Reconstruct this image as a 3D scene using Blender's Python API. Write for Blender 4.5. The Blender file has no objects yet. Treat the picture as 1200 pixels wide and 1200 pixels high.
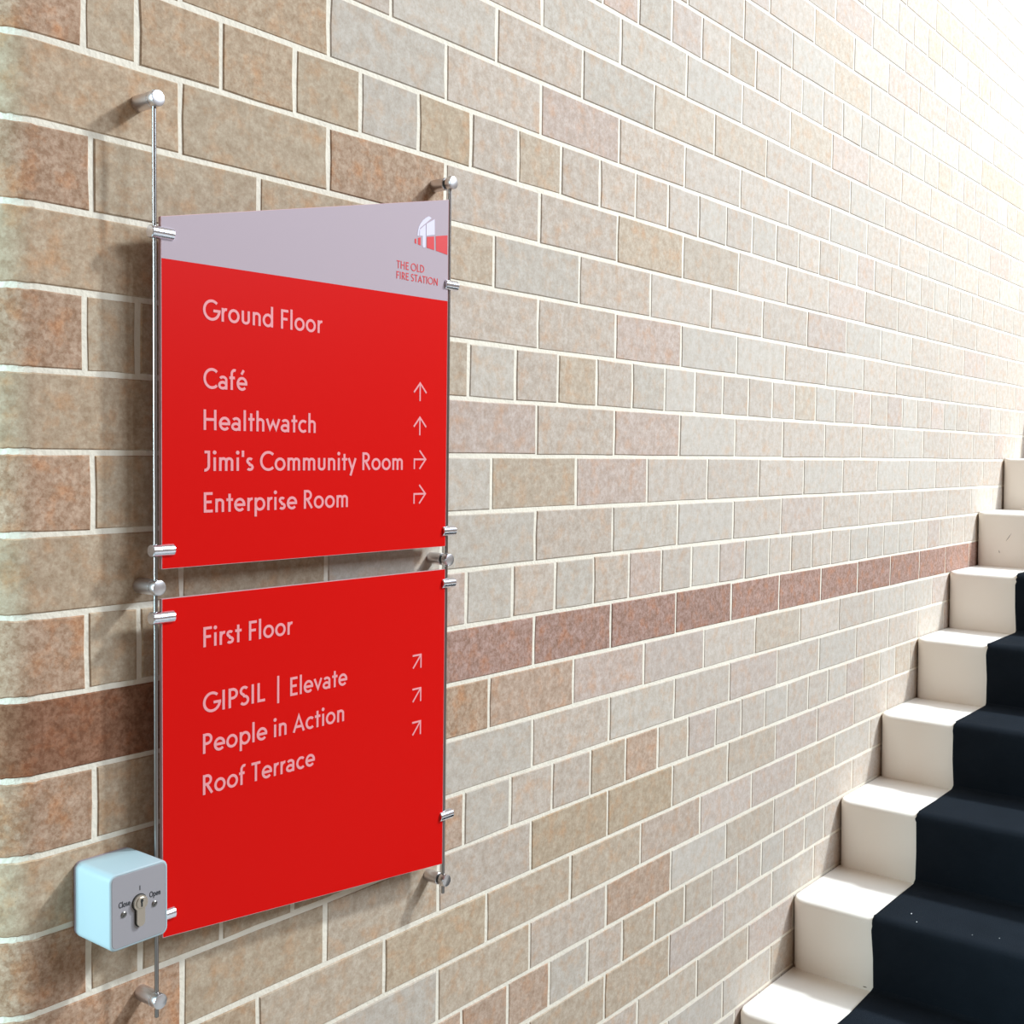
import bpy, bmesh, math, random
from mathutils import Vector, Matrix
C = bpy.context.scene.collection
random.seed(7)
EYE = 1.53            # eye height above the floor; the wall face is the plane y = 0
DIST = 1.12716        # eye to wall

# ---------------------------------------------------------------- camera
cam_d = bpy.data.cameras.new('camera'); cam_d.sensor_width = 36; cam_d.sensor_fit = 'HORIZONTAL'
cam_d.lens = 1368.51 / 1200 * 36; cam_d.clip_start = 0.02
cam = bpy.data.objects.new('camera', cam_d); C.objects.link(cam)
FW = Vector((0.7845539, 0.6179497, -0.0511218)); RT = Vector((0.6192201, -0.7851144, 0.0127226)); UP = Vector((0.0322745, 0.0416373, 0.9986114))
m = Matrix((RT, UP, -FW)).transposed().to_4x4(); m.translation = Vector((0, -DIST, EYE)); cam.matrix_world = m
bpy.context.scene.camera = cam

# ---------------------------------------------------------------- world, lights, exposure
vs = bpy.context.scene.view_settings
vs.view_transform = 'Standard'; vs.look = 'None'; vs.gamma = 1; vs.use_curve_mapping = False; vs.exposure = 0.0
world = bpy.data.worlds.new('world'); bpy.context.scene.world = world; world.use_nodes = True
bg = world.node_tree.nodes['Background']; bg.inputs['Color'].default_value = (1.0, 0.77, 0.61, 1); bg.inputs['Strength'].default_value = 0.27

def area(name, loc, target, w, h, power, color):
    d = bpy.data.lights.new(name, 'AREA'); d.shape = 'RECTANGLE'; d.size = w; d.size_y = h; d.energy = power; d.color = color
    o = bpy.data.objects.new(name, d); C.objects.link(o); o.location = loc
    o.rotation_euler = (Vector(target) - Vector(loc)).to_track_quat('-Z', 'Y').to_euler()
    return o
area('stairwell_sun', (5.3, -3.2, EYE + 3.9), (3.4, -0.5, EYE - 1.4), 0.5, 0.5, 560, (0.80, 0.92, 1.0))      # sun through the roof glazing
area('stairwell_soft_fill', (3.8, -4.6, EYE + 3.0), (3.0, 0, EYE + 0.2), 2.6, 2.0, 340, (0.68, 0.84, 1.0))          # broad cool fill, an added unseen source to light the wall, not the treads
area('doorway_daylight', (-1.7, 0.32, EYE + 0.35), (0.6, 0.0, EYE - 0.1), 0.6, 1.6, 170, (0.54, 0.86, 1.0))

# ---------------------------------------------------------------- materials
def mat(name, color, rough=0.6, metal=0.0, bump=0.0, bscale=200, var=0.0, vscale=20, spec=0.5, coat=0.0):
    M = bpy.data.materials.new(name); M.use_nodes = True; nt = M.node_tree; N = nt.nodes; L = nt.links
    b = N['Principled BSDF']; b.inputs['Base Color'].default_value = (*color, 1); b.inputs['Roughness'].default_value = rough
    b.inputs['Metallic'].default_value = metal; b.inputs['Specular IOR Level'].default_value = spec; b.inputs['Coat Weight'].default_value = coat
    tc = N.new('ShaderNodeTexCoord')
    if var:
        n = N.new('ShaderNodeTexNoise'); n.inputs['Scale'].default_value = vscale; n.inputs['Detail'].default_value = 4
        L.new(tc.outputs['Object'], n.inputs['Vector'])
        mx = N.new('ShaderNodeMix'); mx.data_type = 'RGBA'
        mx.inputs[6].default_value = (*[c * (1 - var) for c in color], 1); mx.inputs[7].default_value = (*[min(1, c * (1 + var)) for c in color], 1)
        L.new(n.outputs['Fac'], mx.inputs[0]); L.new(mx.outputs[2], b.inputs['Base Color'])
    if bump:
        n2 = N.new('ShaderNodeTexNoise'); n2.inputs['Scale'].default_value = bscale; n2.inputs['Detail'].default_value = 3
        L.new(tc.outputs['Object'], n2.inputs['Vector'])
        bp = N.new('ShaderNodeBump'); bp.inputs['Strength'].default_value = bump; bp.inputs['Distance'].default_value = 0.002
        L.new(n2.outputs['Fac'], bp.inputs['Height']); L.new(bp.outputs['Normal'], b.inputs['Normal'])
    return M

def brick_mat(name, per_object):
    M = bpy.data.materials.new(name); M.use_nodes = True; nt = M.node_tree; N = nt.nodes; L = nt.links
    b = N['Principled BSDF']; b.inputs['Roughness'].default_value = 0.88; b.inputs['Specular IOR Level'].default_value = 0.25
    geo = N.new('ShaderNodeNewGeometry')
    if per_object:
        oi = N.new('ShaderNodeObjectInfo'); col, alp = oi.outputs['Color'], oi.outputs['Alpha']
    else:
        at = N.new('ShaderNodeAttribute'); at.attribute_name = 'tint'; col, alp = at.outputs['Color'], at.outputs['Alpha']
    def noise(scale, detail=5, rough=0.6):
        n = N.new('ShaderNodeTexNoise'); n.inputs['Scale'].default_value = scale; n.inputs['Detail'].default_value = detail
        n.inputs['Roughness'].default_value = rough; L.new(geo.outputs['Position'], n.inputs['Vector']); return n
    def ramp(src, lo, hi):
        r = N.new('ShaderNodeMapRange'); r.inputs['From Min'].default_value = lo; r.inputs['From Max'].default_value = hi
        L.new(src, r.inputs['Value']); return r.outputs['Result']
    def mix(fac, a, bb, mode='MIX'):
        x = N.new('ShaderNodeMix'); x.data_type = 'RGBA'; x.blend_type = mode
        for s, v in ((0, fac), (6, a), (7, bb)):
            if isinstance(v, (int, float)): x.inputs[s].default_value = v
            elif isinstance(v, tuple): x.inputs[s].default_value = (*v, 1)
            else: L.new(v, x.inputs[s])
        return x.outputs[2]
    def mul(a, k):
        x = N.new('ShaderNodeMath'); x.operation = 'MULTIPLY'
        for i, v in enumerate((a, k)):
            if isinstance(v, (int, float)): x.inputs[i].default_value = v
            else: L.new(v, x.inputs[i])
        return x.outputs[0]
    blot = ramp(noise(55, 5, 0.65).outputs['Fac'], 0.36, 0.66)       # 1 to 2 cm clouds
    rust = ramp(noise(34, 4, 0.6).outputs['Fac'], 0.50, 0.72)
    fleck = ramp(noise(150, 3, 0.6).outputs['Fac'], 0.44, 0.60)
    grain = ramp(noise(330, 3, 0.7).outputs['Fac'], 0.36, 0.66)
    pits = ramp(noise(520, 2, 0.5).outputs['Fac'], 0.66, 0.74)
    c = mix(mul(blot, alp), col, mix(1.0, col, (0.72, 0.66, 0.60), 'MULTIPLY'))
    c = mix(mul(rust, mul(alp, 0.75)), c, mix(1.0, col, (1.02, 0.72, 0.50), 'MULTIPLY'))
    c = mix(mul(fleck, mul(mul(alp, alp), 0.55)), c, mix(1.0, c, (0.72, 0.62, 0.55), 'MULTIPLY'))
    c = mix(mul(grain, mul(alp, 0.7)), c, mix(1.0, c, (0.78, 0.74, 0.70), 'MULTIPLY'))
    c = mix(mul(pits, mul(alp, 0.55)), c, mix(1.0, c, (0.5, 0.42, 0.36), 'MULTIPLY'))
    L.new(c, b.inputs['Base Color'])
    bp = N.new('ShaderNodeBump'); bp.inputs['Strength'].default_value = 0.35; bp.inputs['Distance'].default_value = 0.0005
    L.new(noise(240, 4, 0.7).outputs['Fac'], bp.inputs['Height']); L.new(bp.outputs['Normal'], b.inputs['Normal'])
    return M

BRICK = brick_mat('brick_face', True); BRICK_FAR = brick_mat('brick_face_joined', False)
MORTAR = mat('lime_mortar', (0.70, 0.61, 0.49), 0.9, bump=0.6, bscale=180, var=0.10, vscale=30)
PAINT = mat('cream_stair_paint', (0.86, 0.79, 0.71), 0.42, bump=0.10, bscale=90, var=0.03, vscale=8)
GRIME = mat('scuff_mark', (0.16, 0.11, 0.08), 0.8)
CARPET = mat('black_carpet', (0.0085, 0.0115, 0.016), 1.0, bump=0.7, bscale=600, var=0.25, vscale=14, spec=0.1)
LINT = mat('lint', (0.5, 0.5, 0.5), 1.0)
STEEL = mat('brushed_steel', (0.66, 0.62, 0.62), 0.33, metal=1.0)
STEEL_ROD = mat('polished_rod_steel', (0.30, 0.27, 0.255), 0.28, metal=1.0)
STEEL_CHROME = mat('satin_chrome', (0.80, 0.80, 0.86), 0.20, metal=1.0)
NECK = mat('dark_groove', (0.05, 0.045, 0.04), 0.6)
RED = mat('red_acrylic', (0.56, 0.003, 0.0015), 0.42, spec=0.08)
PALE = mat('frosted_mauve_band', (0.41, 0.315, 0.335), 0.42, spec=0.12)
EDGE = mat('acrylic_edge', (0.58, 0.34, 0.34), 0.3)
EDGE_PALE = mat('acrylic_edge_pale', (0.60, 0.46, 0.49), 0.25)
PRINT = mat('pale_pink_print', (0.70, 0.27, 0.27), 0.5, spec=0.2)
PRINT_RED = mat('red_print', (0.58, 0.018, 0.018), 0.45)
PRINT_WHITE = mat('white_print', (0.60, 0.53, 0.61), 0.45)
HOUSING = mat('white_painted_housing', (0.33, 0.39, 0.40), 0.55, var=0.03, vscale=10)
PLATE = mat('grey_faceplate', (0.30, 0.27, 0.275), 0.5)
BACKPL = mat('mauve_backplate', (0.30, 0.25, 0.27), 0.6)
BRASS = mat('nickel_lock', (0.50, 0.42, 0.34), 0.38, metal=0.9)
SCREW = mat('dull_screw', (0.22, 0.20, 0.18), 0.4, metal=0.9)
DARK = mat('dark_slot', (0.01, 0.01, 0.01), 0.7)
INK = mat('black_ink', (0.03, 0.03, 0.035), 0.6)
FLOOR = mat('grey_floor', (0.33, 0.31, 0.29), 0.6, bump=0.2, bscale=60, var=0.1, vscale=5)

# ---------------------------------------------------------------- helpers
def link(name, me, material, parent=None):
    o = bpy.data.objects.new(name, me); C.objects.link(o)
    if material and not me.materials: me.materials.append(material)
    if parent: o.parent = parent
    return o
def bm_obj(name, bm, material, parent=None, smooth=False):
    bmesh.ops.recalc_face_normals(bm, faces=bm.faces)
    me = bpy.data.meshes.new(name); bm.to_mesh(me); bm.free()
    if smooth:
        for p in me.polygons: p.use_smooth = True
    return link(name, me, material, parent)
def empty(name, loc, label, cat, group=None):
    o = bpy.data.objects.new(name, None); C.objects.link(o); o.location = loc; o.empty_display_size = 0.05
    o['label'] = label; o['category'] = cat
    if group: o['group'] = group
    return o
def smooth_by_angle(o, deg=35):
    for p in o.data.polygons: p.use_smooth = True
    bm = bmesh.new(); bm.from_mesh(o.data)
    for e in bm.edges:
        if len(e.link_faces) == 2 and e.calc_face_angle(0) > math.radians(deg): e.smooth = False
    bm.to_mesh(o.data); bm.free()
def lathe(bm, origin, axis, prof, n=32):
    """prof: (distance along axis, radius); closed at both ends"""
    origin = Vector(origin); ax = Vector(axis).normalized(); u = ax.orthogonal().normalized(); v = ax.cross(u)
    rings = []
    for a, r in prof:
        rings.append([bm.verts.new(origin + ax * a + (u * math.cos(2 * math.pi * i / n) + v * math.sin(2 * math.pi * i / n)) * r) for i in range(n)])
    for A, B in zip(rings, rings[1:]):
        for i in range(n): bm.faces.new((A[i], A[(i + 1) % n], B[(i + 1) % n], B[i]))
    bm.faces.new(rings[0]); bm.faces.new(rings[-1][::-1])
def prism_xz(bm, pts, y0, y1):
    """polygon in the x,z plane given thickness from y0 to y1"""
    A = [bm.verts.new((x, y0, z)) for x, z in pts]; B = [bm.verts.new((x, y1, z)) for x, z in pts]
    n = len(pts)
    for i in range(n): bm.faces.new((A[i], A[(i + 1) % n], B[(i + 1) % n], B[i]))
    bm.faces.new(A); bm.faces.new(B[::-1])
def round_rect(cx, cz, w, h, r, n=6):
    out = []
    for sx, sz, a0 in ((1, 1, 0), (-1, 1, 90), (-1, -1, 180), (1, -1, 270)):
        for i in range(n + 1):
            a = math.radians(a0 + 90 * i / n); out.append((cx + sx * (w / 2 - r) + r * math.cos(a), cz + sz * (h / 2 - r) + r * math.sin(a)))
    return out

# ---------------------------------------------------------------- brick wall
XE, R = 0.592, 0.051                     # wall end and bullnose radius
H = 0.0842; Z0 = EYE - 0.2597            # course height, top of the red-brown course
OFF = {-8: .0026, -7: .0014, -6: -.0004, -5: -.0018, -4: .0003, -3: .0002, -2: .0004, -1: -.0015, 0: -.0020, 1: -.0006, 2: 0, 3: .0012, 4: .001, 5: .0012, 6: .0004, 7: -.0004, 8: .0003, 9: .0001, 10: -.0012, 11: -.0007}
ARC = R * math.pi / 2; XC = XE + R
def wall_pt(u, z, d):
    """u = wall coordinate (equal to x on the flat part), d = depth behind the face"""
    if u >= XC: return Vector((u, d, z))
    s = XC - u
    if s <= ARC:
        a = s / R; return Vector((XC - (R - d) * math.sin(a), R - (R - d) * math.cos(a), z))
    return Vector((XE + d, R + (s - ARC), z))
U_HALF_RET = XC - ARC - (0.1025 - R)     # end of a header leg on the return face
WALL_X1 = 7.2; K0, K1 = -15, 33          # course numbers
RET = 0.45                               # depth of the return built
root = bpy.data.objects.new('wall_left', None)

# mortar body
us = [XC - ARC - RET + i * RET / 4 for i in range(5)] + [XC - ARC + ARC * i / 12 for i in range(1, 13)]
x = XC
while x < WALL_X1: x = min(WALL_X1, x + 0.5); us.append(x)
zlo, zhi = 0.0, Z0 + K1 * H
bm = bmesh.new(); cols = []
for u in us: cols.append([bm.verts.new(wall_pt(u, z, 0.0014)) for z in (zlo, zhi)])
back = [bm.verts.new((WALL_X1, 0.45, z)) for z in (zlo, zhi)]
cols.append(back)
n = len(cols)
for i in range(n): 
    a, b = cols[i], cols[(i + 1) % n]; bm.faces.new((a[0], b[0], b[1], a[1]))
bm.faces.new([c[1] for c in cols]); bm.faces.new([c[0] for c in cols][::-1])
wall = bm_obj('wall_left', bm, MORTAR); wall['kind'] = 'structure'
wall['label'] = 'beige brick stairwell wall with one red-brown course and a rounded end'

def brick_bm(bm, u0, u1, z0, z1, j=0.0008, rnd=random, org=None, tint=None, layer=None):
    """one brick with its own uneven outline, a small arris and depth; org = origin subtracted for shared meshes"""
    J = lambda: rnd.uniform(-j, j)
    nu = 2; curved = u0 < XC - 0.001
    if curved: nu = 12
    mids = [u0 + (u1 - u0) * i / nu + J() for i in range(1, nu)] if nu < 5 else [q for q in [XC - ARC + ARC * i / 16 for i in range(17)] if u0 + .003 < q < u1 - .003] 
    nu = len(mids) + 1
    outline = []
    J = lambda: rnd.uniform(-j, j)
    outline.append((u0, z0 + J()))
    for q in mids: outline.append((q, z0 + J() * 0.6))
    outline.append((u1 + J(), z0 + J())); outline.append((u1 + J(), (z0 + z1) / 2 + J()))
    outline.append((u1 + J() * .5, z1 + J()))
    for q in mids[::-1]: outline.append((q, z1 + J() * 0.6))
    outline.append((u0 + J(), z1 + J())); outline.append((u0 + J(), (z0 + z1) / 2 + J()))
    b = 0.0014; uc, zc = (u0 + u1) / 2, (z0 + z1) / 2
    def ins(u, z):
        fu = b if abs(u - u0) < 0.004 else (-b if abs(u - u1) < 0.004 else 0)
        fz = b if abs(z - z0) < 0.004 else (-b if abs(z - z1) < 0.004 else 0)
        return u + fu, z + fz
    o = org or Vector((0, 0, 0))
    front = [bm.verts.new(wall_pt(*ins(u, z), 0) - o) for u, z in outline]
    edge = [bm.verts.new(wall_pt(u, z, b) - o) for u, z in outline]
    rear = [bm.verts.new(wall_pt(u, z, 0.03) - o) for u, z in outline]
    n = len(outline); fs = []
    for A, B in ((front, edge), (edge, rear)):
        for i in range(n): fs.append(bm.faces.new((A[i], B[i], B[(i + 1) % n], A[(i + 1) % n])))
    if not curved or nu < 2: fs.append(bm.faces.new(front))
    else:      # strip the curved face so that it bends
        bot = front[:nu + 1]; top = front[nu + 2:2 * nu + 3]; top = top[::-1]
        mr, ml = front[nu + 1], front[2 * nu + 3]
        for i in range(nu):
            q = [bot[i], bot[i + 1], top[i + 1], top[i]]
            if i == nu - 1: q = [bot[i], bot[i + 1], mr, top[i + 1], top[i]]
            if i == 0: q = [bot[0], bot[1], top[1], top[0], ml]
            fs.append(bm.faces.new(q))
    if layer is not None:
        for f in fs:
            for l in f.loops: l[layer] = tint
    return bm

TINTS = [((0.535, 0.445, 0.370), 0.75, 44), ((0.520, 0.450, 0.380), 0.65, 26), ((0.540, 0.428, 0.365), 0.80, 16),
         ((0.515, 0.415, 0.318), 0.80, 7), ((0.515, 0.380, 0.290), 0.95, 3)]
WARM = [((0.510, 0.385, 0.270), 0.95, 4), ((0.500, 0.392, 0.282), 0.85, 4), ((0.515, 0.368, 0.262), 1.10, 3)]     # browner tints, mostly used near the wall end
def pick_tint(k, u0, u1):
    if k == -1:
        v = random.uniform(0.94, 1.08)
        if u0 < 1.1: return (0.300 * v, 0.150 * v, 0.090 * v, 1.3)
        return (0.44 * v, 0.287 * v, 0.238 * v, 1.2)  # paler than near the wall end: haze put into the course's colour
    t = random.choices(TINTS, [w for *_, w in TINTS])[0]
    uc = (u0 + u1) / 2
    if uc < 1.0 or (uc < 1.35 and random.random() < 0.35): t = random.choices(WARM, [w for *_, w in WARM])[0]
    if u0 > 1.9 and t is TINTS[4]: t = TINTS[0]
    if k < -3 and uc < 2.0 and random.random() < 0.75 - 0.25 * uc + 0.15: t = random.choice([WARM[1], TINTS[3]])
    if uc > 1.9: t = (tuple(0.6 * a + 0.4 * b for a, b in zip(t[0], (0.515, 0.452, 0.395))), t[1] * 0.8, 1)  # far bricks greyer and less mottled: cool bright light put into the tint
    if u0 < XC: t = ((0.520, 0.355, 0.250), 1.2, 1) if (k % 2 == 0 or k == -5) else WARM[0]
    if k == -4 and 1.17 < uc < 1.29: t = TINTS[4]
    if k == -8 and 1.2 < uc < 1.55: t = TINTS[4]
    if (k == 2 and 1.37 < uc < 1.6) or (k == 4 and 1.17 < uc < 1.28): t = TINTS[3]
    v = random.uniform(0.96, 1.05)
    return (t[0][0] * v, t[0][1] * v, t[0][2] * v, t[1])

JX = 1.3239                              # x of one header joint, from the photograph
bricks = []                              # (kind, k, u0, u1)
for k in range(K0, K1):
    r = k % 4
    joints = [XC - ARC - RET]
    u = U_HALF_RET if r in (1, 3) else XC - ARC - (0.215 - R)
    joints += [XC - ARC - RET + 0.10, u] if u - joints[0] > 0.2 else [u]
    if r == 0: joints += [0.697] + [JX + 0.1125 * i for i in range(-5, 60)]
    elif r == 2: joints += [JX + 0.05625 + 0.225 * i for i in range(-3, 30)]
    else: joints += [JX + 0.16875 + 0.225 * i for i in range(-3, 30)]
    joints = [q for q in joints if q < WALL_X1]
    for i, (a, b) in enumerate(zip(joints, joints[1:])):
        bricks.append((k, a, b, r))
def course_z(k): return Z0 + k * H + OFF.get(k, 0)
# which bricks the photograph sees, nearest first
EYEP = Vector((0, -DIST, EYE))
def seen(k, a, b):
    uc = max((a + b) / 2, XC - ARC * 0.7) ; p = wall_pt(uc, (course_z(k) + course_z(k + 1)) / 2, 0) - EYEP
    z = p.dot(FW); px, py = 600 + 1368.5 * p.dot(RT) / z, 600 - 1368.5 * p.dot(UP) / z
    if not (-60 < px < 1230 and -40 < py < 1240): return None
    X, Zr = uc, p.z
    if X > 2.15 and Zr < -1.19 + (X - 2.228) / 0.2612 * 0.1702 - 0.1: return None      # behind the stairs
    if 200 < px < 505 and 285 < py < 630: return None                                 # behind the sign
    if 200 < px < 505 and 720 < py < 990: return None
    return z
vis = sorted([(seen(k, a, b), i) for i, (k, a, b, r) in enumerate(bricks) if seen(k, a, b) is not None])
near = {i for _, i in vis[:300]}
joined = bmesh.new(); lay = joined.loops.layers.float_color.new('tint')
cache = {}
JT = 0.0062
for i, (k, a, b, r) in enumerate(bricks):
    jt = JT * random.uniform(0.8, 1.25) if i in near else JT
    z0, z1 = course_z(k) + JT / 2, course_z(k + 1) - JT / 2
    if z1 < 0.02: continue
    z0 = max(z0, 0.002)
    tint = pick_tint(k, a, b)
    proud = random.uniform(-0.0004, 0.0005)
    if i in near:
        curved = a < XC
        if curved:
            bm = bmesh.new(); brick_bm(bm, a + JT / 2, b - JT / 2, z0, z1, 0.0011)
            o = bm_obj('brick', bm, BRICK); smooth_by_angle(o, 25)
        else:
            w = round(b - a, 3); key = (w, random.randrange(6))
            hh = H - JT
            if key not in cache:
                bm = bmesh.new(); brick_bm(bm, 1 + JT / 2, 1 + (b - a) - JT / 2, 0, hh, 0.0011, org=Vector((1 + (b - a) / 2, 0, hh / 2)))
                bmesh.ops.recalc_face_normals(bm, faces=bm.faces)
                me = bpy.data.meshes.new('brick'); bm.to_mesh(me); bm.free(); me.materials.append(BRICK); cache[key] = me
            o = link('brick', cache[key], None)
            o.location = ((a + b) / 2 + random.uniform(-.0005, .0005), proud, (z0 + z1) / 2)
            o.scale = (1, 1, (z1 - z0) / hh)
            o.rotation_euler = (0, random.uniform(-0.003, 0.003), 0)
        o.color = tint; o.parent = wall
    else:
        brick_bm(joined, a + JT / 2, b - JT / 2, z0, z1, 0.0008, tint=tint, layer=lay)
o = bm_obj('brick_courses', joined, BRICK_FAR, wall); o['kind'] = 'stuff'

# ---------------------------------------------------------------- floor
bm = bmesh.new(); bmesh.ops.create_cube(bm, size=1, matrix=Matrix.Translation((2.0, -1.5, -0.05)) @ Matrix.Diagonal((12, 9, 0.1, 1)))
fl = bm_obj('floor', bm, FLOOR); fl['kind'] = 'structure'

# ---------------------------------------------------------------- staircase
SX, SZ, GO, RI = 2.2282, EYE - 1.1903, 0.2612, 0.1702
N0, N1 = -1, 12
stair = empty('staircase', (SX - GO, -0.65, 0), 'cream painted staircase rising to the right along the brick wall, bright sun on its treads', 'staircase')
YA, YB = -0.003, -1.30
RN = 0.012
def step_mesh(i):
    """tread, rounded nosing and slightly raked riser; the nosing rounds back where it meets the wall"""
    x, z = SX + GO * i, SZ + RI * i
    bm = bmesh.new(); rows = []
    ys = [0, 0.0012, 0.004, 0.009, 0.016, 0.026] + [0.2, 0.6, 1.0, YA - YB]
    for dy in ys:
        back = 0.0
        if dy < 0.026: back = 0.022 * (1 - math.sqrt(max(0, 1 - (1 - dy / 0.026) ** 2)))
        prof = [(x + GO + 0.02, z), (x + GO * 0.6, z)]
        for q in range(7):
            a = math.radians(90 + 90 * q / 6); prof.append((x + back + RN + RN * math.cos(a), z - RN + RN * math.sin(a)))
        prof += [(x + 0.012 + back * 0.7, z - RI + 0.004), (x + 0.014 + back * 0.5, z - RI - 0.01), (x + GO + 0.02, z - RI - 0.01)]
        rows.append([bm.verts.new((px, YA - dy, pz)) for px, pz in prof])
    n = len(rows[0])
    for A, B in zip(rows, rows[1:]):
        for q in range(n): bm.faces.new((A[q], A[(q + 1) % n], B[(q + 1) % n], B[q]))
    bm.faces.new(rows[0]); bm.faces.new(rows[-1][::-1])
    return bm
inv = Matrix.Translation(-Vector(stair.location))
for i in range(N0, N1):
    bm = step_mesh(i); bmesh.ops.transform(bm, matrix=inv, verts=bm.verts)
    o = bm_obj('step', bm, PAINT, stair); smooth_by_angle(o, 40)
# solid mass beneath the steps
bm = bmesh.new()
pts = [(SX + GO * N0 + 0.03, 0.0)]
for i in range(N0, N1): pts += [(SX + GO * i + 0.03, SZ + RI * i - 0.02), (SX + GO * (i + 1) + 0.03, SZ + RI * i - 0.02)]
pts += [(SX + GO * N1 + 0.03, 0.0)]
prism_xz(bm, pts, YA - 0.03, YB + 0.01); bmesh.ops.transform(bm, matrix=inv, verts=bm.verts)
bm_obj('stair_base', bm, PAINT, stair)
# small dark scuffs on the painted risers
def scuff(px, pz, l, ang, i, w=0.0012):
    x = SX + GO * i
    bm = bmesh.new(); c, s = math.cos(ang), math.sin(ang)
    pts = [(-l, 0), (-l * .3, w), (l * .5, w * .7), (l, 0), (l * .2, -w)]
    f = []
    for u, v in pts:
        yy, zz = px + u * c - v * s, pz + u * s + v * c
        d = (SZ + RI * i - zz) / RI * 0.012
        f.append(bm.verts.new((x + d - 0.0006, yy, zz)))
    g = [bm.verts.new(v.co + Vector((0.002, 0, 0))) for v in f]
    for q in range(5): bm.faces.new((f[q], f[(q + 1) % 5], g[(q + 1) % 5], g[q]))
    bm.faces.new(f)
    bmesh.ops.transform(bm, matrix=inv, verts=bm.verts)
    bm_obj('scuff_mark', bm, GRIME, stair)
scuff(-0.100, SZ + 6 * RI - 0.075, 0.016, -1.0, 6, 0.0008)
scuff(-0.072, SZ + 6 * RI - 0.122, 0.005, 1.4, 6, 0.0010)
scuff(-0.178, SZ + RI - 0.163, 0.005, 0.0, 1, 0.0012)
scuff(-0.008, SZ + RI - 0.160, 0.006, 1.2, 1, 0.0012)

# ---------------------------------------------------------------- carpet runner
TK = 0.009
run = bmesh.new()
prof = []
def add_prof(): 
    pts = [(SX + GO * N0 - 0.001, 0.012)]
    for i in range(N0, N1):
        x, z = SX + GO * i, SZ + RI * i
        rr = RN + TK
        if i > N0: pts.append((x + 0.012 - TK * 0.7, z - RI + TK + 0.006)); 
        pts.append((x + 0.005 - TK, z - RI * 0.5)); pts.append((x - TK, z - RN - 0.01))
        for q in range(6):
            a = math.radians(180 - 90 * q / 5); pts.append((x + RN + rr * math.cos(a), z - RN + rr * math.sin(a)))
        pts.append((x + GO * 0.5, z + TK - 0.001)); pts.append((x + GO - 0.012, z + TK))
        if i < N1 - 1: pts.append((x + GO + 0.002 - TK * 0.5, z + TK + 0.001))
    pts.append((SX + GO * N1, SZ + RI * (N1 - 1) + TK))
    return pts
top = add_prof()
ylist = [-0.197, -0.1975, -0.200, -0.206] + [-0.30 - 0.1 * q for q in range(8)] + [-1.085, -1.094, -1.097]
rows = []
rnd = random.Random(3)
wob = [rnd.uniform(-0.0022, 0.0022) for _ in top]
for j, yy in enumerate(ylist):
    e = 0.0
    if j == 0 or j == len(ylist) - 1: e = TK * 0.55
    elif j == 1 or j == len(ylist) - 2: e = TK * 0.2
    rows.append([run.verts.new((x + e * 0.7, yy + (wob[q] if j < 4 or j > len(ylist) - 4 else 0), z - e * 0.7)) for q, (x, z) in enumerate(top)])
for A, B in zip(rows, rows[1:]):
    for q in range(len(top) - 1): run.faces.new((A[q], A[q + 1], B[q + 1], B[q]))
rn = bm_obj('stair_runner', run, CARPET); smooth_by_angle(rn, 60)
sm = rn.modifiers.new('thickness', 'SOLIDIFY'); sm.thickness = 0.002; sm.offset = -1
# normals must look outwards (up and towards the foot of the stairs)
if rn.data.polygons[len(rn.data.polygons) // 2].normal.z + rn.data.polygons[len(rn.data.polygons) // 2].normal.x * -1 < 0: rn.data.flip_normals()
rn['label'] = 'black carpet runner covering the middle of the cream stairs'; rn['category'] = 'carpet runner'
for (dx, yy, s) in ((0.060, -0.26, 0.0022), (0.022, -0.285, 0.0018), (0.05, -0.45, 0.0012), (0.03, -0.40, 0.001)):
    bm = bmesh.new(); bmesh.ops.create_icosphere(bm, subdivisions=1, radius=s, matrix=Matrix.Translation((SX + GO + dx, yy, SZ + RI + TK + s * 0.6)) @ Matrix.Diagonal((1.5, 0.8, 0.5, 1)))
    bm_obj('lint_speck', bm, LINT, rn)

# ---------------------------------------------------------------- stroke lettering
TW = 0.067                                # half the stroke width, cap height = 1
def arc(cx, cy, rx, ry, a0, a1, n=None):
    n = n or max(4, int(abs(a1 - a0) / 12))
    return [(cx + rx * math.cos(math.radians(a0 + (a1 - a0) * i / n)), cy + ry * math.sin(math.radians(a0 + (a1 - a0) * i / n))) for i in range(n + 1)]
t = TW; XH = 0.67; xm = XH / 2; ro = xm - t + 0.012
G = {}
G['I'] = (0.30, [[(0.15, 0), (0.15, 1)]])
G['|'] = (0.30, [[(0.15, -0.22), (0.15, 1.22)]])
G['l'] = (0.27, [[(0.135, 0), (0.135, 1.05)]])
G['i'] = (0.27, [[(0.135, 0), (0.135, XH)]])
G["'"] = (0.24, [[(0.12, 0.70), (0.12, 1.02)]])
G['H'] = (0.86, [[(0.15, 0), (0.15, 1)], [(0.71, 0), (0.71, 1)], [(0.15, 0.52), (0.71, 0.52)]])
G['F'] = (0.56, [[(0.15, 0), (0.15, 1)], [(0.15, 1 - t), (0.54, 1 - t)], [(0.15, 0.51), (0.49, 0.51)]])
G['E'] = (0.60, [[(0.15, 0), (0.15, 1)], [(0.15, 1 - t), (0.55, 1 - t)], [(0.15, 0.52), (0.50, 0.52)], [(0.15, t), (0.56, t)]])
G['L'] = (0.53, [[(0.15, 0), (0.15, 1)], [(0.15, t), (0.52, t)]])
G['T'] = (0.60, [[(0.30, 0), (0.30, 1)], [(0.03, 1 - t), (0.57, 1 - t)]])
G['N'] = (0.86, [[(0.15, 0), (0.15, 1)], [(0.71, 0), (0.71, 1)], [(0.15, 0.97), (0.71, 0.03)]])
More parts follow.
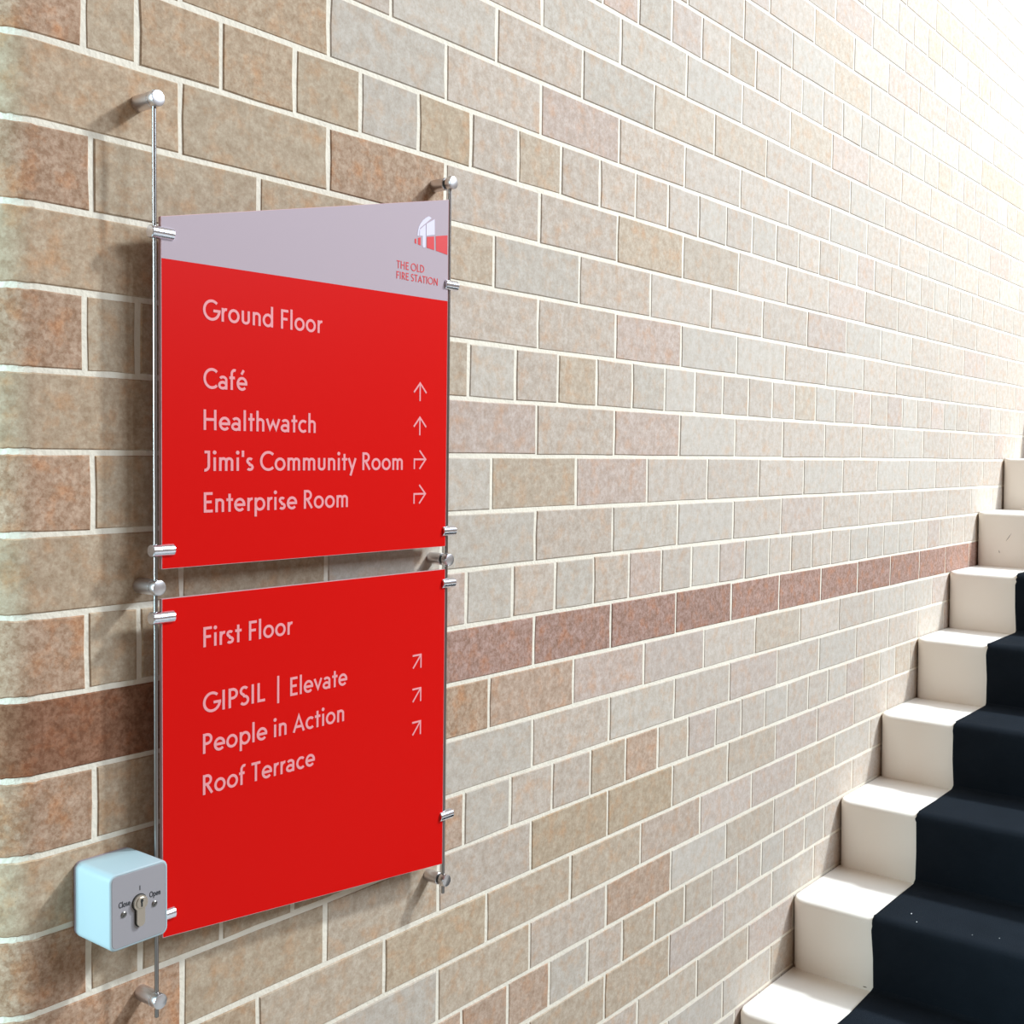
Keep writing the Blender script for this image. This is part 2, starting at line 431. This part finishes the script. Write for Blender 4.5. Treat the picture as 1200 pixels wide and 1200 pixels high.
G['A'] = (0.76, [[(0.06, 0), (0.38, 0.87), (0.70, 0)], [(0.16, 0.28), (0.60, 0.28)]])
G['P'] = (0.62, [[(0.15, 0), (0.15, 1)], [(0.15, 1 - t)] + arc(0.31, 0.71, 0.22, 0.29 - t, 90, -90) + [(0.15, 0.42 + t)]])
G['R'] = (0.66, [[(0.15, 0), (0.15, 1)], [(0.15, 1 - t)] + arc(0.31, 0.72, 0.21, 0.28 - t, 90, -90) + [(0.15, 0.44 + t)], [(0.30, 0.50), (0.59, 0.02)]])
G['S'] = (0.58, [arc(0.29, 0.745, 0.19, 0.255 - t, 35, 270, 14)[:-1] + arc(0.29, 0.265, 0.21, 0.275 - t, 90, -145, 14)[0:]])
G['J'] = (0.44, [[(0.08, 1 - t), (0.34, 1 - t)], [(0.30, 1), (0.30, 0.26)] + arc(0.10, 0.26, 0.20, 0.26 - t + 0.03, 0, -100)])
G['C'] = (0.80, [arc(0.49, 0.5, 0.41, 0.50 - t + 0.015, 47, 313)])
G['G'] = (0.92, [arc(0.49, 0.5, 0.41, 0.50 - t + 0.015, 47, 350) + [(0.90, 0.47)], [(0.57, 0.47), (0.90 + t, 0.47)]])
G['D'] = (0.82, [[(0.15, 0), (0.15, 1)], [(0.15, 1 - t)] + arc(0.30, 0.5, 0.43, 0.5 - t, 90, -90) + [(0.15, t)]])
G['O'] = (1.00, [arc(0.50, 0.5, 0.42, 0.50 - t + 0.015, 0, 360, 32)])
G['o'] = (0.68, [arc(0.34, xm, 0.255, ro, 0, 360, 26)])
G['e'] = (0.66, [arc(0.335, xm, 0.25, ro, 0, 318), [(0.09, xm - 0.005), (0.585 + t * 0.9, xm - 0.005)]])
G['é'] = (0.66, G['e'][1] + [[(0.30, 0.80), (0.44, 1.02)]])
G['c'] = (0.56, [arc(0.335, xm, 0.25, ro, 48, 312)])
G['a'] = (0.60, [arc(0.28, XH - 0.20, 0.185, 0.20 - t + 0.01, 150, 0) + [(0.465, 0)], arc(0.265, 0.205, 0.20, 0.205 - t + 0.01, 0, 360, 22)])
G['d'] = (0.70, [arc(0.325, xm, 0.245, ro, 0, 360, 26), [(0.57, 0), (0.57, 1.05)]])
G['p'] = (0.70, [arc(0.375, xm, 0.245, ro, 0, 360, 26), [(0.13, XH), (0.13, -0.30)]])
G['n'] = (0.60, [[(0.13, 0), (0.13, XH)], [(0.13, 0.38)] + arc(0.30, XH - 0.20, 0.17, 0.20 - t + 0.01, 170, 0) + [(0.47, 0)]])
G['h'] = (0.60, [[(0.13, 0), (0.13, 1.05)], [(0.13, 0.38)] + arc(0.30, XH - 0.20, 0.17, 0.20 - t + 0.01, 170, 0) + [(0.47, 0)]])
G['m'] = (0.90, [[(0.13, 0), (0.13, XH)], [(0.13, 0.38)] + arc(0.29, XH - 0.19, 0.155, 0.19 - t + 0.01, 170, 0) + [(0.445, 0)], [(0.445, 0.38)] + arc(0.605, XH - 0.19, 0.155, 0.19 - t + 0.01, 170, 0) + [(0.76, 0)]])
G['u'] = (0.60, [[(0.13, XH), (0.13, 0.22)] + arc(0.30, 0.20, 0.17, 0.20 - t + 0.01, 180, 360) + [(0.47, XH)]])
G['r'] = (0.38, [[(0.13, 0), (0.13, XH)], [(0.13, 0.36)] + arc(0.32, 0.36, 0.19, XH - 0.36 - t + 0.01, 180, 75)])
G['s'] = (0.46, [arc(0.23, XH - 0.175, 0.135, 0.175 - t + 0.01, 35, 270, 12)[:-1] + arc(0.23, 0.180, 0.150, 0.180 - t + 0.01, 90, -145, 12)])
G['t'] = (0.40, [[(0.20, 0), (0.20, 0.90)], [(0.03, XH - t), (0.39, XH - t)]])
G['f'] = (0.38, [[(0.15, 0), (0.15, 0.80)] + arc(0.31, 0.80, 0.16, 0.25 - t, 180, 65), [(0.01, XH - t), (0.33, XH - t)]])
G['v'] = (0.56, [[(0.05, XH), (0.28, 0.12), (0.51, XH)]])
G['y'] = (0.56, [[(0.05, XH), (0.29, 0.03)], [(0.51, XH), (0.17, -0.30)]])
G['w'] = (0.84, [[(0.05, XH), (0.235, 0.14), (0.42, XH - 0.14), (0.605, 0.14), (0.79, XH)]])
G[' '] = (0.26, [])
def ribbon(bm, pts, hw, y0, y1, fx, fz):
    pts = [q for i, q in enumerate(pts) if i == 0 or math.dist(q, pts[i - 1]) > 1e-4]
    closed = len(pts) > 8 and math.dist(pts[0], pts[-1]) < 1e-6
    P = pts[:-1] if closed else pts
    n = len(P); Ls, Rs = [], []
    for i, p in enumerate(P):
        a = P[i - 1] if (i > 0 or closed) else None; b = P[(i + 1) % n] if (i < n - 1 or closed) else None
        d1 = (Vector(p) - Vector(a)).normalized() if a else None; d2 = (Vector(b) - Vector(p)).normalized() if b else None
        d = d1 or d2
        if d1 and d2:
            s = d1 + d2; d = s.normalized() if s.length > 1e-4 else d1
            k = 1 / max(0.35, d.dot(d1))
        else: k = 1
        nrm = Vector((-d.y, d.x)) * hw * min(k, 2.2)
        Ls.append(Vector(p) + nrm); Rs.append(Vector(p) - nrm)
    V = lambda q, y: bm.verts.new((fx(q.x), y, fz(q.y)))
    A = [V(q, y1) for q in Ls]; B = [V(q, y1) for q in Rs]; A0 = [V(q, y0) for q in Ls]; B0 = [V(q, y0) for q in Rs]
    rng = range(n) if closed else range(n - 1)
    for i in rng:
        j = (i + 1) % n
        bm.faces.new((A[i], A[j], B[j], B[i])); bm.faces.new((A[i], A0[i], A0[j], A[j])); bm.faces.new((B[i], B[j], B0[j], B0[i]))
    if not closed:
        bm.faces.new((A[0], B[0], B0[0], A0[0])); bm.faces.new((A[-1], A0[-1], B0[-1], B[-1]))
G = {k: (v[0] + 0.035, v[1]) for k, v in G.items()}
def text_w(s): return sum(G[c][0] for c in s)
def text_mesh(s, x0, x1, zb, cap, yf, th=0.0003, hw=TW):
    """lettering whose ink runs from x0 to x1 on the plane y = yf"""
    if s.isspace() or not s: return None
    allx = []; u = 0
    for ch in s:
        for st in G[ch][1]: allx += [u + q[0] for q in st]
        u += G[ch][0]
    lo, hi = min(allx) - hw * 0.9, max(allx) + hw * 0.9
    sx = (x1 - x0) / (hi - lo)
    bm = bmesh.new(); u = 0
    ns = 0
    for ch in s:
        for st in G[ch][1]:
            uu = u; ns += 1; ribbon(bm, st, hw, yf + 0.0002, yf - th - 0.00003 * (ns % 4), lambda q, uu=uu: x0 + (uu + q - lo) * sx, lambda q: zb + q * cap)
        if ch == 'i': 
            n = 14; c = [(u + 0.135 + 0.098 * math.cos(2 * math.pi * a / n), 0.915 + 0.098 * math.sin(2 * math.pi * a / n)) for a in range(n)]
            prism_xz(bm, [(x0 + (a - lo) * sx, zb + b * cap) for a, b in c], yf - th, yf + 0.0002)
        u += G[ch][0]
    return bm

# ---------------------------------------------------------------- directory sign
XL, XR, YR = 0.7615, 1.2430, -0.030       # rods
sign = empty('directory_sign', (XL, 0, EYE - 0.635), 'red two-panel floor directory on two thin steel rods fixed to the brick wall', 'sign')
SI = Matrix.Translation(-Vector(sign.location))
def part(name, bm, material, parent=sign, ang=None):
    bmesh.ops.transform(bm, matrix=SI, verts=bm.verts); o = bm_obj(name, bm, material, parent)
    if ang: smooth_by_angle(o, ang)
    return o
Z = lambda v: EYE + v
for xr in (XL, XR):
    bm = bmesh.new(); lathe(bm, (xr, YR, Z(-0.637)), (0, 0, 1), [(0, 0.0019), (0.0006, 0.0024), (1.0205, 0.0024), (1.0211, 0.0019)], 20)
    part('rod', bm, STEEL_ROD, ang=30)
for xr in (XL, XR):
    for z in (0.3745, -0.1535, -0.617):
        bm = bmesh.new(); r = 0.0087
        if xr == XR: prof = [(0, r), (0.0225, r), (0.0232, r * .92)]
        else: prof = [(0, r), (0.0272, r), (0.0274, r * .97)]
        lathe(bm, (xr, 0, Z(z)), (0, -1, 0), prof, 36)
        st = part('standoff', bm, STEEL, ang=30)
        bm = bmesh.new()
        lathe(bm, (xr, 0, Z(z)), (0, -1, 0), [(0.0278 if xr == XR else 0.0275, r * .97), (0.0283, r), (0.0368, r), (0.0376, r * .95), (0.038, r * .85)], 36)
        part('cap', bm, STEEL, st, ang=30)
        if xr == XR:
            bm = bmesh.new(); lathe(bm, (xr, 0, Z(z)), (0, -1, 0), [(0.0225, 0.0062), (0.0285, 0.0062)], 24)
            part('neck', bm, NECK, st, ang=30)
for z in (0.233, -0.1128, -0.1872, -0.5225):
    for xa, xb in ((0.7548, 0.7832), (1.2305, 1.2572)):
        bm = bmesh.new(); r = 0.0071
        lathe(bm, (xa, YR - 0.001, Z(z)), (1, 0, 0), [(0, r * .88), (0.0008, r), (xb - xa - 0.0008, r), (xb - xa, r * .88)], 32)
        part('clamp', bm, STEEL_CHROME, ang=30)
# panels
PX0, PX1, PYB, PYF = 0.7675, 1.2372, -0.0285, -0.0335
up_p = bmesh.new(); prism_xz(up_p, [(PX0, Z(.2505)), (PX0, Z(-.1335)), (PX1, Z(-.1342)), (PX1, Z(.3505))], PYB, PYF + 0.0002)
upper = part('sign_panel', up_p, EDGE); upper.data.materials.append(EDGE_PALE); [setattr(p, 'material_index', 1) for p in upper.data.polygons if p.normal.z > 0.5]; upper['label'] = 'upper red panel with a pale slanted top band'
lo_p = bmesh.new(); prism_xz(lo_p, [(PX0, Z(-.1665)), (PX0, Z(-.5475)), (PX1, Z(-.5915)), (PX1, Z(-.1665))], PYB, PYF + 0.0002)
lower = part('sign_panel', lo_p, EDGE); lower['label'] = 'lower red panel with a slanted bottom edge'
e = 0.0005
def face(name, pts, m, par, y=PYF):
    bm = bmesh.new(); prism_xz(bm, pts, y + 0.0004, y); return part(name, bm, m, par)
ZB0, ZB1 = .2058, .2100
face('red_film', [(PX0 + e, Z(ZB0)), (PX0 + e, Z(-.1335 + e)), (PX1 - e, Z(-.1342 + e)), (PX1 - e, Z(ZB1))], RED, upper)
face('pale_band', [(PX0 + e, Z(.2505 - e)), (PX0 + e, Z(ZB0)), (PX1 - e, Z(ZB1)), (PX1 - e, Z(.3505 - e))], PALE, upper)
face('red_film', [(PX0 + e, Z(-.1665 - e)), (PX0 + e, Z(-.5475 + e)), (PX1 - e, Z(-.5915 + e)), (PX1 - e, Z(-.1665 - e))], RED, lower)
CAP = 0.0231
for s, x0, x1, zb, par in (('Ground Floor', .8223, 1.0032, .1448, upper), ('Café', .8228, .8861, .0677, upper), ('Healthwatch', .8230, .9913, .0208, upper),
        ("Jimi's Community Room", .8221, 1.1481, -.0257, upper), ('Enterprise Room', .8232, 1.0469, -.0730, upper), ('First Floor', .8225, .9563, -.2269, lower),
        ('GIPSIL', .8218, .9137, -.3031, lower), ('|', .9305, .9340, -.3030, lower), ('Elevate', .9517, 1.0491, -.3035, lower), ('People in Action', .8218, 1.0422, -.3500, lower), ('Roof Terrace', .8217, .9939, -.3978, lower)):
    if s == '|':
        bm = bmesh.new(); prism_xz(bm, [(.9309, Z(-.3090)), (.9341, Z(-.3090)), (.9341, Z(-.2755)), (.9309, Z(-.2755))], PYF + 0.0002, PYF - 0.0003)
    else: bm = text_mesh(s, x0, x1, Z(zb), CAP, PYF)
    part('lettering', bm, PRINT, par)
for s, x0, x1, zb, cap in (('THE OLD', 1.1334, 1.1876, .2428, .0103), ('FIRE STATION', 1.1337, 1.2153, .2290, .0098)):
    part('lettering', text_mesh(s, x0, x1, Z(zb), cap, PYF, hw=0.062), PRINT_RED, upper)
# arrows
def arrow(segs, par):
    bm = bmesh.new()
    for q_, sg in enumerate(segs): ribbon(bm, sg, 0.00125, PYF + 0.0002, PYF - 0.0003 - 0.00004 * q_, lambda q: q, lambda q: Z(q))
    part('arrow', bm, PRINT, par)
for z1 in (.0936, .0468):
    arrow([[(1.1816, z1 - .0252), (1.1816, z1)], [(1.1694, z1 - .0138), (1.1816, z1 - .0008), (1.1943, z1 - .0138)]], upper)
for z1 in (-.0114, -.0588):
    arrow([[(1.1712, z1 - .0133), (1.1712, z1), (1.1936, z1)], [(1.1814, z1 + .0122), (1.1938, z1), (1.1814, z1 - .0132)]], upper)
for z1 in (-.2822, -.3290, -.3755):
    arrow([[(1.1722, z1 - .0175), (1.1880, z1)], [(1.1712, z1), (1.1880, z1), (1.1880, z1 - .0185)]], lower)
# emblem: arched window above a row of red blocks
def emblem(pts, m, name):
    bm = bmesh.new(); prism_xz(bm, [(x, Z(z)) for x, z in pts], PYF + 0.0002, PYF - 0.0003); part(name, bm, m, upper)
emblem([(1.1735, .2915), (1.1743, .2975), (1.1760, .3030), (1.1795, .3085), (1.1845, .3138), (1.1905, .3180), (1.1965, .3210), (1.2016, .3192), (1.1899, .3105), (1.1789, .3025), (1.1775, .2985), (1.1771, .2913)], PRINT_WHITE, 'emblem_arch')
emblem([(1.1783, .3003), (1.1898, .3087), (1.1900, .2933), (1.1899, .2790), (1.1892, .2775), (1.1850, .2771), (1.1838, .2800), (1.1838, .2927), (1.1783, .2918)], PRINT_WHITE, 'emblem_pane')
emblem([(1.1914, .3098), (1.2079, .3188), (1.2084, .2978), (1.1914, .2940)], PRINT_WHITE, 'emblem_pane')
for q in ([(1.1683, .2862), (1.1716, .2872), (1.1717, .2800), (1.1684, .2805)], [(1.1748, .2884), (1.1801, .2900), (1.1802, .2791), (1.1749, .2798)], [(1.1925, .2925), (1.2072, .2953), (1.2076, .2766), (1.1926, .2778)], [(1.2106, .2962), (1.2350, .3010), (1.2350, .2740), (1.2112, .2764)]):
    emblem(q, PRINT_RED, 'emblem_block')

# ---------------------------------------------------------------- key switch box
BX0, BX1, BZ0, BZ1, BYF = 0.6785, 0.7495, Z(-.5265), Z(-.4445), -0.068
cx, cz, bw, bh = (BX0 + BX1) / 2, (BZ0 + BZ1) / 2, BX1 - BX0, BZ1 - BZ0
box = empty('key_switch_box', (cx, 0, BZ0), 'small white key switch box with a lock beside the lower left sign corner', 'switch')
BI = Matrix.Translation(-Vector(box.location))
def bpart(name, bm, m_, parent=box, ang=None):
    bmesh.ops.transform(bm, matrix=BI, verts=bm.verts); o = bm_obj(name, bm, m_, parent)
    if ang: smooth_by_angle(o, ang)
    return o
def rr_loft(bm, stations):
    rings = []
    for y, inset, r in stations:
        rings.append([bm.verts.new((x, y, z)) for x, z in round_rect(cx, cz, bw - 2 * inset, bh - 2 * inset, r)])
    for A, B in zip(rings, rings[1:]):
        for i in range(len(A)): bm.faces.new((A[i], A[(i + 1) % len(A)], B[(i + 1) % len(A)], B[i]))
    bm.faces.new(rings[0]); bm.faces.new(rings[-1][::-1])
bm = bmesh.new(); rr_loft(bm, [(0, 0.0005, 0.008), (-0.0040, 0.0005, 0.008)]); bpart('backplate', bm, BACKPL, ang=40)
bm = bmesh.new(); rr_loft(bm, [(-0.0040, 0.0006, 0.0075), (-0.006, 0.0, 0.008), (BYF + 0.0018, 0, 0.008), (BYF + 0.0005, 0.0005, 0.0076), (BYF, 0.0016, 0.007), (BYF, 0.0024, 0.0065), (BYF + 0.0007, 0.0026, 0.0063)]); bpart('housing', bm, HOUSING, ang=50)
bm = bmesh.new(); rr_loft(bm, [(BYF + 0.003, 0.0027, 0.006), (BYF + 0.0001, 0.0027, 0.006), (BYF - 0.0001, 0.0030, 0.0058)])
plate = bpart('faceplate', bm, PLATE, ang=30)
# euro profile lock
lx, lz = 0.7140, Z(-.4818); ry = BYF
def keyhole(r, w, bot):
    pts = []; a0 = math.asin(w / r)
    for i in range(29):
        a = -math.pi / 2 + a0 + (2 * math.pi - 2 * a0) * i / 28; pts.append((lx + r * math.cos(a), lz + r * math.sin(a)))
    for i in range(9):
        a = math.pi + math.pi * i / 8; pts.append((lx + w * math.cos(a), lz + bot + w + w * math.sin(a)))
    return pts
bm = bmesh.new(); prism_xz(bm, keyhole(0.0092, 0.0058, -0.0262), ry - 0.0004, ry + 0.001); bpart('lock_recess', bm, DARK, plate)
bm = bmesh.new(); prism_xz(bm, keyhole(0.0083, 0.0048, -0.0252), ry - 0.0036, ry + 0.001)
lock = bpart('lock_cylinder', bm, BRASS, ang=40); lock['label'] = 'nickel keyhole-shaped lock cylinder'
bm = bmesh.new(); lathe(bm, (lx + 0.0003, ry - 0.0030, lz + 0.0003), (0, -1, 0), [(0, 0.0062), (0.0014, 0.0062), (0.0018, 0.0057)], 28); plug = bpart('lock_plug', bm, BRASS, lock, ang=30)
bm = bmesh.new(); prism_xz(bm, [(lx - 0.0009, lz - 0.0038), (lx + 0.0009, lz - 0.0038), (lx + 0.0009, lz + 0.001), (lx + 0.0019, lz + 0.0022), (lx + 0.0016, lz + 0.0044), (lx - 0.0012, lz + 0.0044), (lx - 0.0014, lz + 0.0018), (lx - 0.0009, lz)], ry - 0.0050, ry - 0.0046)
bpart('key_slot', bm, DARK, lock)
for sx, sz in ((0.6952, -.4894), (0.7327, -.4889)):
    bm = bmesh.new(); lathe(bm, (sx, ry, Z(sz)), (0, -1, 0), [(0, 0.0034), (0.0006, 0.0034), (0.0014, 0.0024), (0.0016, 0.0010)], 20)
    sc = bpart('screw', bm, SCREW, ang=30)
    bm = bmesh.new(); prism_xz(bm, [(sx - .0021, Z(sz) - .0010), (sx + .0017, Z(sz) + .0016), (sx + .0021, Z(sz) + .0010), (sx - .0017, Z(sz) - .0016)], ry - 0.0018, ry - 0.0009); bpart('screw_slot', bm, DARK, sc)
bpart('lettering', text_mesh('Close', 0.6893, 0.7034, Z(-.4814), 0.0060, ry - 0.0001, hw=0.075), INK, plate)
bpart('lettering', text_mesh('Open', 0.7265, 0.7400, Z(-.4806), 0.0060, ry - 0.0001, hw=0.075), INK, plate)
bm = bmesh.new(); prism_xz(bm, [(0.7144, Z(-.4690)), (0.7152, Z(-.4690)), (0.7152, Z(-.4641)), (0.7144, Z(-.4641))], ry - 0.0004, ry); bpart('position_mark', bm, INK, plate)
